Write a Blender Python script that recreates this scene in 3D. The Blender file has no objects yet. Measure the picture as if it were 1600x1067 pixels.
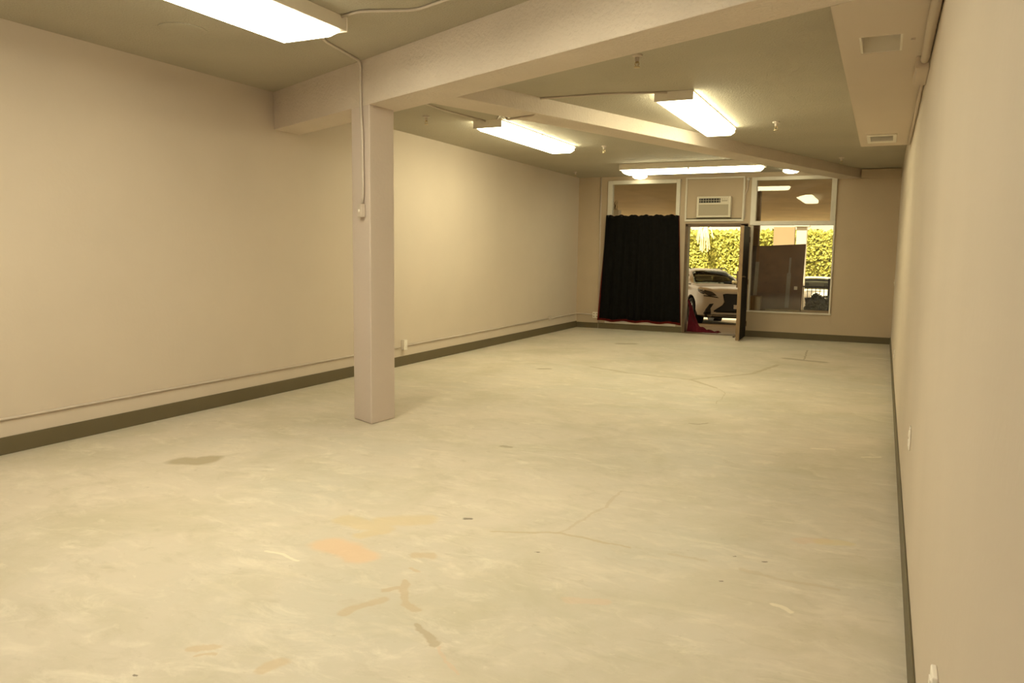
import bpy, bmesh, math, random
from mathutils import Vector, Matrix
from mathutils.bvhtree import BVHTree
random.seed(7)
PI = math.pi
SC = bpy.context.scene
COL = SC.collection

# ------------------------------------------------------------------ helpers
def node(nt, typ, **kw):
    n = nt.nodes.new(typ)
    for k, v in kw.items():
        if k.startswith('i_'):
            n.inputs[k[2:].replace('_', ' ')].default_value = v
        else:
            setattr(n, k, v)
    return n

def mat(name, col, rough=0.6, metal=0.0, var=0.0, vscale=4.0, bump=0.0, bscale=60.0, emit=None, estr=0.0, spec=0.5):
    m = bpy.data.materials.new(name); m.use_nodes = True
    nt = m.node_tree; b = nt.nodes['Principled BSDF']
    b.inputs['Base Color'].default_value = (*col, 1)
    b.inputs['Roughness'].default_value = rough
    b.inputs['Metallic'].default_value = metal
    b.inputs['Specular IOR Level'].default_value = spec
    tc = node(nt, 'ShaderNodeTexCoord')
    if var:
        nz = node(nt, 'ShaderNodeTexNoise'); nz.inputs['Scale'].default_value = vscale; nz.inputs['Detail'].default_value = 5
        rp = node(nt, 'ShaderNodeValToRGB')
        rp.color_ramp.elements[0].position = .3; rp.color_ramp.elements[1].position = .7
        rp.color_ramp.elements[0].color = (*[c * (1 - var) for c in col], 1)
        rp.color_ramp.elements[1].color = (*[min(1, c * (1 + var)) for c in col], 1)
        nt.links.new(tc.outputs['Object'], nz.inputs['Vector'])
        nt.links.new(nz.outputs['Fac'], rp.inputs['Fac'])
        nt.links.new(rp.outputs['Color'], b.inputs['Base Color'])
    if bump:
        nz = node(nt, 'ShaderNodeTexNoise'); nz.inputs['Scale'].default_value = bscale; nz.inputs['Detail'].default_value = 4
        bp = node(nt, 'ShaderNodeBump'); bp.inputs['Strength'].default_value = bump; bp.inputs['Distance'].default_value = .02
        nt.links.new(tc.outputs['Object'], nz.inputs['Vector'])
        nt.links.new(nz.outputs['Fac'], bp.inputs['Height'])
        nt.links.new(bp.outputs['Normal'], b.inputs['Normal'])
    if emit:
        b.inputs['Emission Color'].default_value = (*emit, 1)
        b.inputs['Emission Strength'].default_value = estr
    return m

ORG = {}
class MB:
    def __init__(s): s.bm = bmesh.new()
    def poly(s, pts):
        return s.bm.faces.new([s.bm.verts.new(p) for p in pts])
    def hexa(s, p):                       # 8 points: bottom 4 ccw, top 4 ccw
        v = [s.bm.verts.new(q) for q in p]
        for f in ((3,2,1,0),(4,5,6,7),(0,1,5,4),(1,2,6,5),(2,3,7,6),(3,0,4,7)):
            s.bm.faces.new([v[i] for i in f])
        return s
    def box(s, x0, x1, y0, y1, z0, z1):
        if x0 > x1: x0, x1 = x1, x0
        if y0 > y1: y0, y1 = y1, y0
        if z0 > z1: z0, z1 = z1, z0
        return s.hexa([(x0,y0,z0),(x1,y0,z0),(x1,y1,z0),(x0,y1,z0),(x0,y0,z1),(x1,y0,z1),(x1,y1,z1),(x0,y1,z1)])
    def obox(s, c, ax, ay, az):           # centre and three half-axis vectors
        c, ax, ay, az = map(Vector, (c, ax, ay, az))
        return s.hexa([c-ax-ay-az, c+ax-ay-az, c+ax+ay-az, c-ax+ay-az, c-ax-ay+az, c+ax-ay+az, c+ax+ay+az, c-ax+ay+az])
    def prism(s, pts, z0, z1):
        n = len(pts)
        a = sum(pts[i][0]*pts[(i+1)%n][1]-pts[(i+1)%n][0]*pts[i][1] for i in range(n))
        if a < 0: pts = pts[::-1]
        lo = [s.bm.verts.new((p[0], p[1], z0)) for p in pts]; hi = [s.bm.verts.new((p[0], p[1], z1)) for p in pts]
        s.bm.faces.new(lo[::-1]); s.bm.faces.new(hi)
        for i in range(n):
            j = (i+1) % n; s.bm.faces.new([lo[i], lo[j], hi[j], hi[i]])
        return s
    def tube(s, pts, r, n=8, r1=None):
        pts = [Vector(p) for p in pts]; rings = []
        up = None
        for i, p in enumerate(pts):
            d = (pts[min(i+1, len(pts)-1)] - pts[max(i-1, 0)]).normalized()
            if up is None:
                up = d.orthogonal().normalized()
            up = (up - d*up.dot(d)).normalized(); sd = d.cross(up)
            rr = r if r1 is None else r + (r1-r)*i/max(1, len(pts)-1)
            rings.append([s.bm.verts.new(p + rr*(math.cos(2*PI*k/n)*up + math.sin(2*PI*k/n)*sd)) for k in range(n)])
        for a, b in zip(rings, rings[1:]):
            for k in range(n):
                s.bm.faces.new([a[k], a[(k+1)%n], b[(k+1)%n], b[k]])
        s.bm.faces.new(rings[0][::-1]); s.bm.faces.new(rings[-1])
        return s
    def lathe(s, prof, c, axis=(0,0,1), n=20):    # prof: (radius, height along axis)
        a = Vector(axis).normalized(); u = a.orthogonal().normalized(); v = a.cross(u); c = Vector(c); rings = []
        for r, h in prof:
            rings.append([s.bm.verts.new(c + a*h + max(r, 1e-4)*(math.cos(2*PI*k/n)*u + math.sin(2*PI*k/n)*v)) for k in range(n)])
        for p, q in zip(rings, rings[1:]):
            for k in range(n): s.bm.faces.new([p[k], p[(k+1)%n], q[(k+1)%n], q[k]])
        s.bm.faces.new(rings[0][::-1]); s.bm.faces.new(rings[-1])
        return s
    def grid(s, fn, nu, nv):
        vs = [[s.bm.verts.new(fn(i/nu, j/nv)) for i in range(nu+1)] for j in range(nv+1)]
        for j in range(nv):
            for i in range(nu):
                s.bm.faces.new([vs[j][i], vs[j][i+1], vs[j+1][i+1], vs[j+1][i]])
        return s
    def build(s, name, m, parent=None, smooth=False, bevel=0.0, solid=0.0, sub=0, origin=None):
        bmesh.ops.recalc_face_normals(s.bm, faces=s.bm.faces[:])
        o_ = Vector(ORG[parent.name]) if parent else Vector(origin or (0,0,0))
        if o_.length: bmesh.ops.translate(s.bm, verts=s.bm.verts[:], vec=-o_)
        me = bpy.data.meshes.new(name); s.bm.to_mesh(me); s.bm.free()
        if smooth:
            for p in me.polygons: p.use_smooth = True
        me.materials.append(m)
        o = bpy.data.objects.new(name, me); COL.objects.link(o)
        ORG[o.name] = tuple(o_)
        if parent: o.parent = parent
        else: o.location = o_
        if solid:
            q = o.modifiers.new('thickness', 'SOLIDIFY'); q.thickness = solid; q.offset = 0
        if bevel:
            q = o.modifiers.new('bevel', 'BEVEL'); q.width = bevel; q.segments = 2; q.limit_method = 'ANGLE'
        if sub:
            q = o.modifiers.new('sub', 'SUBSURF'); q.levels = sub; q.render_levels = sub
        return o

def tag(o, label=None, cat=None, group=None, kind=None):
    if label: o['label'] = label
    if cat: o['category'] = cat
    if group: o['group'] = group
    if kind: o['kind'] = kind
    return o

def thing(name, loc, label, cat, group=None, kind=None):
    o = bpy.data.objects.new(name, None); COL.objects.link(o); o.location = loc
    o.empty_display_size = .1
    ORG[o.name] = tuple(loc)
    return tag(o, label, cat, group, kind)

def dup(root, loc, label, group=None, matrix=None):
    r = root.copy(); COL.objects.link(r)
    if matrix is not None: r.matrix_world = matrix
    else: r.location = loc
    r['label'] = label
    if group: r['group'] = group
    for ch in list(root.children):
        c = ch.copy(); COL.objects.link(c); c.parent = r
        for g in list(ch.children):
            d = g.copy(); COL.objects.link(d); d.parent = c
    return r

def struct(o, label, cat):
    return tag(o, label, cat, kind='structure')

# ------------------------------------------------------------------ camera (solved from the photograph's perspective)
F_PX, PITCH, ROLL, YAW = 1214.66, -0.11328939, 0.01308792, -0.4436352
CAMZ = 1.54
cy_, sy_, cp_, sp_ = math.cos(YAW), math.sin(YAW), math.cos(PITCH), math.sin(PITCH)
fwd = Vector((sy_*cp_, cy_*cp_, sp_)); rgt = Vector((cy_, -sy_, 0)); upv = rgt.cross(fwd)
cr, sr = math.cos(ROLL), math.sin(ROLL)
r2 = cr*rgt + sr*upv; u2 = -sr*rgt + cr*upv
cam = bpy.data.cameras.new('camera'); cam.sensor_width = 36; cam.lens = F_PX/1600*36; cam.clip_start = .05; cam.clip_end = 200
camo = bpy.data.objects.new('camera', cam); COL.objects.link(camo)
camo.matrix_world = Matrix(((r2.x, u2.x, -fwd.x, 0), (r2.y, u2.y, -fwd.y, 0), (r2.z, u2.z, -fwd.z, CAMZ), (0,0,0,1)))
SC.camera = camo

# ------------------------------------------------------------------ room dimensions
XL, XR, YB, YF = -5.83, 0.179, 15.426, -4.0
H, H1 = 3.107, 3.165
ZB1 = 2.785                                   # underside of near beam and of the duct soffit
ZB2 = 2.945                                   # underside of far diagonal beam
def b1y(x, t=0.0): return 3.7965 + t - .45*x  # near beam: front plane at t=0, far plane at t=.395
T1 = .395
def b2x(y): return -5.928 + .354*y            # far beam: right hand face

# ------------------------------------------------------------------ materials
M = {}
M['wall'] = mat('wall_paint', (.60, .52, .43), .75, var=.025, vscale=1.3, bump=.05, bscale=30)
M['wall_back'] = mat('wall_paint_end', (.53, .43, .31), .75, var=.03, vscale=2, bump=.1, bscale=40)
M['ceiling'] = mat('ceiling_paint', (.44, .405, .32), .8, var=.05, vscale=1.2, bump=.5, bscale=55)
M['beam'] = mat('beam_stucco', (.66, .58, .50), .65, var=.03, vscale=3, bump=.55, bscale=38)
M['column'] = mat('column_paint', (.60, .52, .47), .6, var=.02, vscale=2, bump=.08, bscale=30)
M['base'] = mat('vinyl_base', (.125, .100, .052), .55, var=.05, vscale=3)
M['trim'] = mat('white_trim', (.74, .70, .62), .5, var=.03, vscale=5)
M['plastic'] = mat('white_plastic', (.85, .80, .72), .4)
M['conduit'] = mat('painted_conduit', (.58, .51, .44), .5, var=.05, vscale=8)
M['fixture'] = mat('fixture_enamel', (.72, .66, .56), .45, var=.03, vscale=6)
M['dark'] = mat('slot_black', (.02, .018, .015), .6)
M['metal'] = mat('brass_metal', (.55, .45, .28), .35, 1.0)
M['bronze'] = mat('bronze_frame', (.13, .085, .05), .45, .3, var=.1, vscale=9)
M['stile'] = mat('door_edge_brown', (.26, .17, .09), .5, .1, var=.12, vscale=9)
M['doorface'] = mat('door_black', (.007, .006, .005), .6, spec=.15)
M['black_cloth'] = mat('black_cloth', (.006, .0055, .005), .95, var=.25, vscale=14, spec=.12)
M['red_cloth'] = mat('red_cloth', (.11, .007, .016), .85, var=.2, vscale=18, spec=.2)
M['redlining'] = mat('red_lining', (.16, .015, .012), .85, var=.2, vscale=18, spec=.2)
M['ac'] = mat('aircon_plastic', (.74, .68, .56), .5, var=.02, vscale=6)
M['acgrille'] = mat('aircon_grille', (.48, .42, .31), .6)
LAMP = (1.0, .91, .58)
LSTR = 18.0
LAMP_COOL = (1.0, .92, .65)
M['lens'] = mat('lamp_lens', (.9, .88, .85), .5, emit=LAMP, estr=LSTR)
M['lens_fill'] = mat('lamp_lens_fill', (.9, .88, .85), .5, emit=(1.0, .99, .98), estr=13)  # lens of the added fill light behind the viewer
M['lens_front'] = mat('lamp_lens_front', (.9, .88, .85), .5, emit=LAMP_COOL, estr=15)
M['lens_small'] = mat('lamp_lens_small', (.9, .88, .85), .5, emit=LAMP, estr=9)
M['car_paint'] = mat('car_paint_white', (.72, .68, .62), .25, var=.01, spec=.6)
M['car_glass'] = None
M['car_black'] = mat('car_black_trim', (.012, .012, .012), .45)
M['tyre'] = mat('tyre_rubber', (.015, .015, .014), .85)
M['alloy'] = mat('alloy_rim', (.45, .44, .42), .35, .8)
M['headlamp'] = mat('headlamp_dark', (.06, .055, .05), .12, spec=.9)
M['chrome'] = mat('chrome', (.75, .72, .66), .15, 1.0)
M['ground'] = mat('asphalt', (.46, .39, .30), .9, var=.12, vscale=2.5, bump=.2, bscale=30)
M['ledge'] = mat('ledge_tan', (.48, .38, .24), .8, var=.08, vscale=6)
M['white_stucco'] = mat('white_stucco', (.82, .78, .70), .8, var=.03, vscale=2)
M['beige_stucco'] = mat('beige_stucco', (.36, .27, .18), .8, var=.05, vscale=2)
M['canopy'] = mat('canopy_stucco', (.80, .66, .45), .85, var=.08, vscale=1.5, bump=.3, bscale=20)
M['brown_post'] = mat('brown_post', (.20, .13, .075), .7, var=.1, vscale=6)
M['board'] = mat('brown_board', (.16, .085, .045), .6, var=.22, vscale=5)
M['board_dark'] = mat('dark_brown_board', (.05, .028, .017), .6, var=.2, vscale=5)
M['tape'] = mat('grey_strip', (.26, .23, .20), .4, var=.1, vscale=20)
M['carton'] = mat('carton', (.30, .20, .10), .8, var=.1, vscale=8)
M['black_metal'] = mat('black_metal', (.012, .012, .012), .5)
M['pot'] = mat('pot_clay', (.10, .07, .05), .8, var=.1, vscale=8)
M['twig'] = mat('twig', (.10, .06, .035), .9)

def leaf_mat(name, c0, c1, rough=.6, trans=.0):
    m = bpy.data.materials.new(name); m.use_nodes = True; nt = m.node_tree; b = nt.nodes['Principled BSDF']
    g = node(nt, 'ShaderNodeNewGeometry'); r = node(nt, 'ShaderNodeValToRGB')
    r.color_ramp.elements[0].color = (*c0, 1); r.color_ramp.elements[1].color = (*c1, 1)
    nt.links.new(g.outputs['Random Per Island'], r.inputs['Fac']); nt.links.new(r.outputs['Color'], b.inputs['Base Color'])
    b.inputs['Roughness'].default_value = rough
    return m
M['hedge'] = leaf_mat('hedge_leaf', (.20, .21, .02), (.62, .60, .14))
M['shrub'] = leaf_mat('shrub_leaf', (.012, .020, .008), (.035, .05, .018))
M['frond'] = leaf_mat('dry_frond', (.62, .58, .36), (.85, .80, .6))

def glass_mat(name, tint, refl):
    m = bpy.data.materials.new(name); m.use_nodes = True; nt = m.node_tree
    for n in list(nt.nodes): nt.nodes.remove(n)
    out = node(nt, 'ShaderNodeOutputMaterial'); mx = node(nt, 'ShaderNodeMixShader')
    t = node(nt, 'ShaderNodeBsdfTransparent'); t.inputs['Color'].default_value = (*tint, 1)
    g = node(nt, 'ShaderNodeBsdfGlossy'); g.inputs['Roughness'].default_value = .01
    lw = node(nt, 'ShaderNodeFresnel'); lw.inputs['IOR'].default_value = refl
    nt.links.new(lw.outputs['Fac'], mx.inputs['Fac']); nt.links.new(t.outputs[0], mx.inputs[1]); nt.links.new(g.outputs[0], mx.inputs[2])
    nt.links.new(mx.outputs[0], out.inputs['Surface'])
    return m
M['car_glass'] = glass_mat('car_glass', (.62, .63, .55), 1.12)
M['glass'] = glass_mat('window_glass', (.97, .96, .92), 1.56)

# ---- concrete floor: worn, blotched, with stains and cracks at their own places
def floor_mat():
    m = bpy.data.materials.new('worn_concrete'); m.use_nodes = True; nt = m.node_tree; L = nt.links.new
    b = nt.nodes['Principled BSDF']
    tc = node(nt, 'ShaderNodeTexCoord')
    def noise(scale, detail=6, rough=.6, dist=0.0, vec=None):
        n = node(nt, 'ShaderNodeTexNoise'); n.inputs['Scale'].default_value = scale; n.inputs['Detail'].default_value = detail
        n.inputs['Roughness'].default_value = rough; n.inputs['Distortion'].default_value = dist
        L(vec or tc.outputs['Object'], n.inputs['Vector']); return n
    def ramp(src, stops):
        r = node(nt, 'ShaderNodeValToRGB'); e = r.color_ramp.elements
        while len(e) < len(stops): e.new(.5)
        for q, (p, c) in zip(e, stops): q.position = p; q.color = (*c, 1) if len(c) == 3 else c
        L(src, r.inputs['Fac']); return r
    def mix(f, a, c, blend='MIX'):
        x = node(nt, 'ShaderNodeMix'); x.data_type = 'RGBA'; x.blend_type = blend
        if isinstance(f, float): x.inputs[0].default_value = f
        else: L(f, x.inputs[0])
        for s, i in ((a, 6), (c, 7)):
            if isinstance(s, tuple): x.inputs[i].default_value = (*s, 1)
            else: L(s, x.inputs[i])
        return x.outputs[2]
    def mth(op, a, c=None, clamp=False):
        x = node(nt, 'ShaderNodeMath'); x.operation = op; x.use_clamp = clamp
        for i, s in enumerate((a, c)):
            if s is None: continue
            if isinstance(s, (int, float)): x.inputs[i].default_value = s
            else: L(s, x.inputs[i])
        return x.outputs[0]
    big = noise(.55, 5, .55)
    base = ramp(big.outputs['Fac'], [(.3, (.53, .50, .42)), (.5, (.60, .54, .45)), (.7, (.66, .58, .48))]).outputs['Color']
    # trowel streaks
    mp = node(nt, 'ShaderNodeMapping'); mp.inputs['Scale'].default_value = (1.2, 2.4, 1); mp.inputs['Rotation'].default_value = (0, 0, .5)
    L(tc.outputs['Object'], mp.inputs['Vector'])
    st = noise(2.4, 8, .68, .6, mp.outputs[0])
    base = mix(ramp(st.outputs['Fac'], [(.5, (0,0,0)), (.74, (.85,.85,.85))]).outputs['Color'], base, (.73, .66, .55))
    st2 = noise(3.1, 8, .7, .9, mp.outputs[0])
    base = mix(ramp(st2.outputs['Fac'], [(.54, (0,0,0)), (.76, (.6,.6,.6))]).outputs['Color'], base, (.44, .39, .29))
    pt = noise(1.15, 7, .66, .4)
    base = mix(ramp(pt.outputs['Fac'], [(.46, (0,0,0)), (.66, (.6,.6,.6))]).outputs['Color'], base, (.47, .43, .31))
    wp = noise(1.9, 9, .72, 1.1, mp.outputs[0])
    base = mix(ramp(wp.outputs['Fac'], [(.55, (0,0,0)), (.70, (.5,.5,.5))]).outputs['Color'], base, (.80, .74, .62))
    sp = noise(16, 4, .6)
    base = mix(ramp(sp.outputs['Fac'], [(.66, (0,0,0)), (.74, (.35,.35,.35))]).outputs['Color'], base, (.40, .34, .25))
    fl = noise(11, 5, .65, .5, mp.outputs[0])
    base = mix(ramp(fl.outputs['Fac'], [(.66, (0,0,0)), (.74, (.35,.35,.35))]).outputs['Color'], base, (.78, .72, .60))
    # irregular outlines
    wn = noise(5.5, 5, .62); sub = node(nt, 'ShaderNodeVectorMath', operation='SUBTRACT'); L(wn.outputs['Color'], sub.inputs[0]); sub.inputs[1].default_value = (.5, .5, .5)
    sca = node(nt, 'ShaderNodeVectorMath', operation='SCALE'); L(sub.outputs[0], sca.inputs[0]); sca.inputs['Scale'].default_value = .10
    add = node(nt, 'ShaderNodeVectorMath', operation='ADD'); L(tc.outputs['Object'], add.inputs[0]); L(sca.outputs[0], add.inputs[1])
    P = add.outputs[0]
    def seg(x0, y0, x1, y1, w, soft=.35):
        pa = node(nt, 'ShaderNodeVectorMath', operation='SUBTRACT'); L(P, pa.inputs[0]); pa.inputs[1].default_value = (x0, y0, 0)
        d = (x1-x0, y1-y0, 0); dd = d[0]**2+d[1]**2 + 1e-6
        dt = node(nt, 'ShaderNodeVectorMath', operation='DOT_PRODUCT'); L(pa.outputs[0], dt.inputs[0]); dt.inputs[1].default_value = (d[0]/dd, d[1]/dd, 0)
        t = mth('MAXIMUM', mth('MINIMUM', dt.outputs['Value'], 1.0), 0.0)
        sc = node(nt, 'ShaderNodeVectorMath', operation='SCALE'); sc.inputs[0].default_value = d; L(t, sc.inputs['Scale'])
        df = node(nt, 'ShaderNodeVectorMath', operation='SUBTRACT'); L(pa.outputs[0], df.inputs[0]); L(sc.outputs[0], df.inputs[1])
        flat = node(nt, 'ShaderNodeVectorMath', operation='MULTIPLY'); L(df.outputs[0], flat.inputs[0]); flat.inputs[1].default_value = (1, 1, 0)
        ln = node(nt, 'ShaderNodeVectorMath', operation='LENGTH'); L(flat.outputs[0], ln.inputs[0])
        mr = node(nt, 'ShaderNodeMapRange'); mr.interpolation_type = 'SMOOTHSTEP'
        mr.inputs['From Min'].default_value = w*(1+soft); mr.inputs['From Max'].default_value = w*(1-soft)
        L(ln.outputs['Value'], mr.inputs['Value']); return mr.outputs[0]
    for colr, strength, segs in STAINS:
        acc = None
        for sgm in segs:
            q = seg(*sgm); acc = q if acc is None else mth('MAXIMUM', acc, q)
        base = mix(mth('MULTIPLY', acc, strength), base, colr)
    L(base, b.inputs['Base Color'])
    rr = ramp(st.outputs['Fac'], [(.3, (.42,.42,.42)), (.7, (.62,.62,.62))]); L(rr.outputs['Color'], b.inputs['Roughness'])
    b.inputs['Specular IOR Level'].default_value = .4
    bp = node(nt, 'ShaderNodeBump'); bp.inputs['Strength'].default_value = .12; bp.inputs['Distance'].default_value = .01
    L(st2.outputs['Fac'], bp.inputs['Height']); L(bp.outputs['Normal'], b.inputs['Normal'])
    return m
STAINS = [
    ((0.36, 0.3, 0.19), 0.8, [(-4.552, 3.972, -4.415, 4.006, 0.0909, 0.35), (-4.415, 4.006, -4.423, 4.102, 0.0913, 0.35)]),
    ((0.72, 0.47, 0.28), 0.55, [(-2.557, 3.168, -2.412, 3.142, 0.0873, 0.35), (-2.412, 3.142, -2.308, 3.11, 0.0835, 0.35)]),
    ((0.62, 0.49, 0.27), 0.5, [(-2.715, 3.51, -2.555, 3.474, 0.0673, 0.35), (-2.555, 3.474, -2.436, 3.49, 0.0649, 0.35), (-2.49, 3.328, -2.412, 3.457, 0.0382, 0.35), (-2.501, 3.585, -2.324, 3.714, 0.0838, 0.35)]),
    ((0.55, 0.42, 0.26), 0.6, [(-2.074, 3.24, -2.006, 3.266, 0.0366, 0.35), (-2.008, 3.092, -1.95, 3.07, 0.0121, 0.35), (-2.335, 2.057, -2.264, 2.099, 0.0175, 0.35), (-2.283, 2.035, -2.227, 2.063, 0.0073, 0.35), (-1.983, 2.063, -1.955, 2.143, 0.0313, 0.35)]),
    ((0.5, 0.39, 0.25), 0.65, [(-1.959, 2.949, -1.869, 2.84, 0.0173, 0.35), (-1.869, 2.84, -1.786, 2.739, 0.0166, 0.35), (-1.804, 2.757, -1.749, 2.723, 0.0218, 0.35), (-1.963, 2.83, -1.922, 2.889, 0.0198, 0.35), (-1.999, 2.555, -1.969, 2.673, 0.0266, 0.35), (-1.969, 2.673, -1.92, 2.748, 0.0276, 0.35)]),
    ((0.4, 0.32, 0.21), 0.7, [(-1.648, 2.599, -1.588, 2.557, 0.0187, 0.35), (-1.588, 2.557, -1.522, 2.509, 0.0183, 0.35)]),
    ((0.66, 0.46, 0.32), 0.35, [(-1.494, 2.501, -1.398, 2.415, 0.008, 0.35), (-1.398, 2.415, -1.323, 2.357, 0.0077, 0.35), (-1.175, 3.122, -1.036, 3.179, 0.031, 0.35), (-0.325, 4.379, -0.199, 4.444, 0.0401, 0.35)]),
    ((0.48, 0.38, 0.22), 0.6, [(-1.874, 3.726, -1.684, 3.825, 0.0121, 0.35), (-1.684, 3.825, -1.534, 3.881, 0.012, 0.35), (-1.534, 3.881, -1.269, 3.867, 0.0117, 0.35), (-1.269, 3.867, -1.13, 3.867, 0.0112, 0.35)]),
    ((0.48, 0.38, 0.24), 0.35, [(-0.901, 3.857, -0.737, 3.856, 0.0126, 0.35), (-0.547, 3.836, -0.279, 3.788, 0.0135, 0.35), (-0.279, 3.788, -0.097, 3.802, 0.013, 0.35), (-1.538, 3.89, -1.459, 4.427, 0.0097, 0.35), (-1.459, 4.427, -1.471, 4.801, 0.0106, 0.35)]),
    ((0.66, 0.55, 0.3), 0.5, [(-0.214, 4.415, -0.097, 4.455, 0.0451, 0.35)]),
    ((0.4, 0.33, 0.2), 0.65, [(-3.546, 10.036, -2.98, 9.769, 0.0291, 0.35), (-2.98, 9.769, -2.105, 9.616, 0.02665, 0.35), (-2.105, 9.616, -1.694, 9.159, 0.02405, 0.35), (-1.694, 9.159, -1.531, 8.867, 0.0048, 0.35), (-1.531, 8.867, -1.501, 8.154, 0.0045, 0.35), (-2.105, 9.616, -1.489, 10.513, 0.0272, 0.35), (-1.489, 10.513, -1.286, 11.59, 0.0317, 0.35)]),
    ((0.33, 0.27, 0.17), 0.7, [(-1.251, 12.4, -1.003, 12.301, 0.0856, 0.35), (-1.003, 12.301, -0.722, 12.23, 0.0835, 0.35), (-1.003, 12.301, -1.067, 13.702, 0.0131, 0.35), (-4.049, 12.923, -3.866, 13.037, 0.098, 0.35), (-1.534, 7.082, -1.449, 7.068, 0.0166, 0.35), (-1.449, 7.068, -1.387, 7.164, 0.0167, 0.35), (-2.678, 5.482, -2.615, 5.493, 0.0254, 0.35), (-4.086, 9.512, -4.004, 9.56, 0.0579, 0.35)]),
    ((0.12, 0.09, 0.06), 0.8, [(-2.121, 3.858, -2.101, 3.868, 0.016, 0.35), (-1.542, 3.564, -1.536, 3.567, 0.0084, 0.35), (-0.613, 3.986, -0.598, 3.994, 0.0061, 0.35), (-0.473, 3.983, -0.455, 3.993, 0.0059, 0.35), (-0.611, 3.642, -0.597, 3.649, 0.0059, 0.35), (-2.363, 1.822, -2.357, 1.825, 0.0067, 0.35)]),
    ((0.84, 0.77, 0.62), 0.6, [(-0.424, 6.609, -0.278, 6.664, 0.0167, 0.35), (-0.076, 6.504, 0.059, 6.576, 0.0137, 0.35), (-2.77, 2.937, -2.555, 2.917, 0.0104, 0.35), (-0.351, 3.494, -0.272, 3.464, 0.0128, 0.35)]),
]
M['floor'] = floor_mat()

# ------------------------------------------------------------------ room shell
struct(MB().box(XL-.2, XR+.2, YF-.2, 15.62, -.2, 0).build('floor', M['floor']), 'worn pale concrete floor with stains and hairline cracks', 'floor')
struct(MB().box(XL-.2, XL, YF-.2, 15.62, 0, 3.5).build('wall_left', M['wall']), 'long plain beige wall on the column side', 'wall')
struct(MB().box(XR, XR+.2, YF-.2, 15.62, 0, 3.5).build('wall_right', M['wall']), 'long plain beige wall beside the duct soffit', 'wall')
struct(MB().box(XL, XR, YF-.2, YF, 0, 3.5).build('wall_front', M['wall']), 'plain beige wall behind the viewer', 'wall')
mid = .2
c_ = MB()
c_.prism([(XL, YF), (XR, YF), (XR, b1y(XR, mid)), (XL, b1y(XL, mid))], H1, 3.5)
struct(c_.build('ceiling', M['ceiling']), 'textured tan ceiling on the near side of the deep beam', 'ceiling')
struct(MB().prism([(XL, b1y(XL, mid)), (XR, b1y(XR, mid)), (XR, YB), (XL, YB)], H, 3.5).build('ceiling', M['ceiling']), 'textured tan ceiling beyond the deep beam', 'ceiling')
# end wall with its openings
W_ = MB()
WY0, WY1 = YB, 15.62
LW = (-5.20, -3.70, .19, 3.0)     # left window opening
DR = (-3.54, -2.50, 0, 2.13)     # door opening
RW = (-2.31, -.87, .50, 2.99)     # right window opening
W_.box(XL, LW[0], WY0, WY1, 0, H1)
W_.box(LW[0], LW[1], WY0, WY1, 0, LW[2]); W_.box(LW[0], LW[1], WY0, WY1, LW[3], H1)
W_.box(LW[1], DR[0], WY0, WY1, 0, H1)
W_.box(DR[0], DR[1], WY0, WY1, DR[3], H1)
W_.box(DR[1], RW[0], WY0, WY1, 0, H1)
W_.box(RW[0], RW[1], WY0, WY1, 0, RW[2]); W_.box(RW[0], RW[1], WY0, WY1, RW[3], H1)
W_.box(RW[1], XR, WY0, WY1, 0, H1)
struct(W_.build('wall_back', M['wall_back']), 'beige shopfront wall with two windows and an open door', 'wall')

# baseboards
def bbox(name, a, label):
    return struct(MB().box(*a).build(name, M['base'], bevel=.004), label, 'baseboard')
bbox('baseboard_left', (XL, XL+.012, YF, YB, 0, .132), 'olive brown vinyl baseboard along the column side wall')
bbox('baseboard_right', (XR-.012, XR, YF, YB, 0, .13), 'brown vinyl baseboard along the bare near wall')
bbox('baseboard_back_1', (XL+.012, -5.345, YB-.012, YB, 0, .115), 'short brown baseboard in the far corner under the outlet')
bbox('baseboard_back_2', (-5.335, -3.585, YB-.014, YB, 0, .118), 'brown baseboard under the black curtain')
bbox('baseboard_back_3', (-2.40, XR-.012, YB-.012, YB, 0, .118), 'brown baseboard under the shopfront window')

# near beam, column, far beam, duct soffit
b_ = MB().prism([(XL, b1y(XL)), (XR, b1y(XR)), (XR, b1y(XR, T1)), (XL, b1y(XL, T1))], ZB1, H1+.03)
struct(b_.build('beam', M['beam'], bevel=.005), 'deep stucco beam crossing the room on the square column', 'beam')
cx0, cx1 = -4.339, -4.051
struct(MB().prism([(cx0, b1y(cx0)+.004), (cx1, b1y(cx1)+.004), (cx1+.03, b1y(cx1+.03, .345)), (cx0+.03, b1y(cx0+.03, .345))], 0, ZB1+.02).build('column', M['column'], bevel=.012),
       'square painted column standing on the concrete floor', 'column')
ys = 5.55
yE = 15.30
def b2_poly():
    w = .37
    # starts on the near beam's far face, ends against the end wall
    def meet(off):       # x = b2x(y)-off ; y = b1y(x,T1)
        y = (3.7965 + T1 - .45*(-5.928-off)) / (1 + .45*.354); return (b2x(y)-off, y)
    a, c = meet(0), meet(w)
    return [(a[0]+.035, a[1]-.1), (b2x(YB), YB), (b2x(YB)-w, YB), (c[0]+.035-.07, c[1]-.1)]
bp_ = b2_poly()
struct(MB().prism(bp_, ZB2, H+.03).build('beam', M['beam'], bevel=.008), 'shallow diagonal beam running to the shopfront wall', 'beam')
struct(MB().box(b2x(YB), XR, YB-.10, YB, ZB2-.005, H-.012).build('trim_1', M['wall_back'], bevel=.006), 'boxed ledge above the end wall beside the diagonal beam', 'trim')
SX = -.322; SY1 = 9.80
hx0, hx1, hy0, hy1 = -.21, .017, 5.0, 5.40
s_ = MB()
y0s = b1y(SX, T1)
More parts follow.
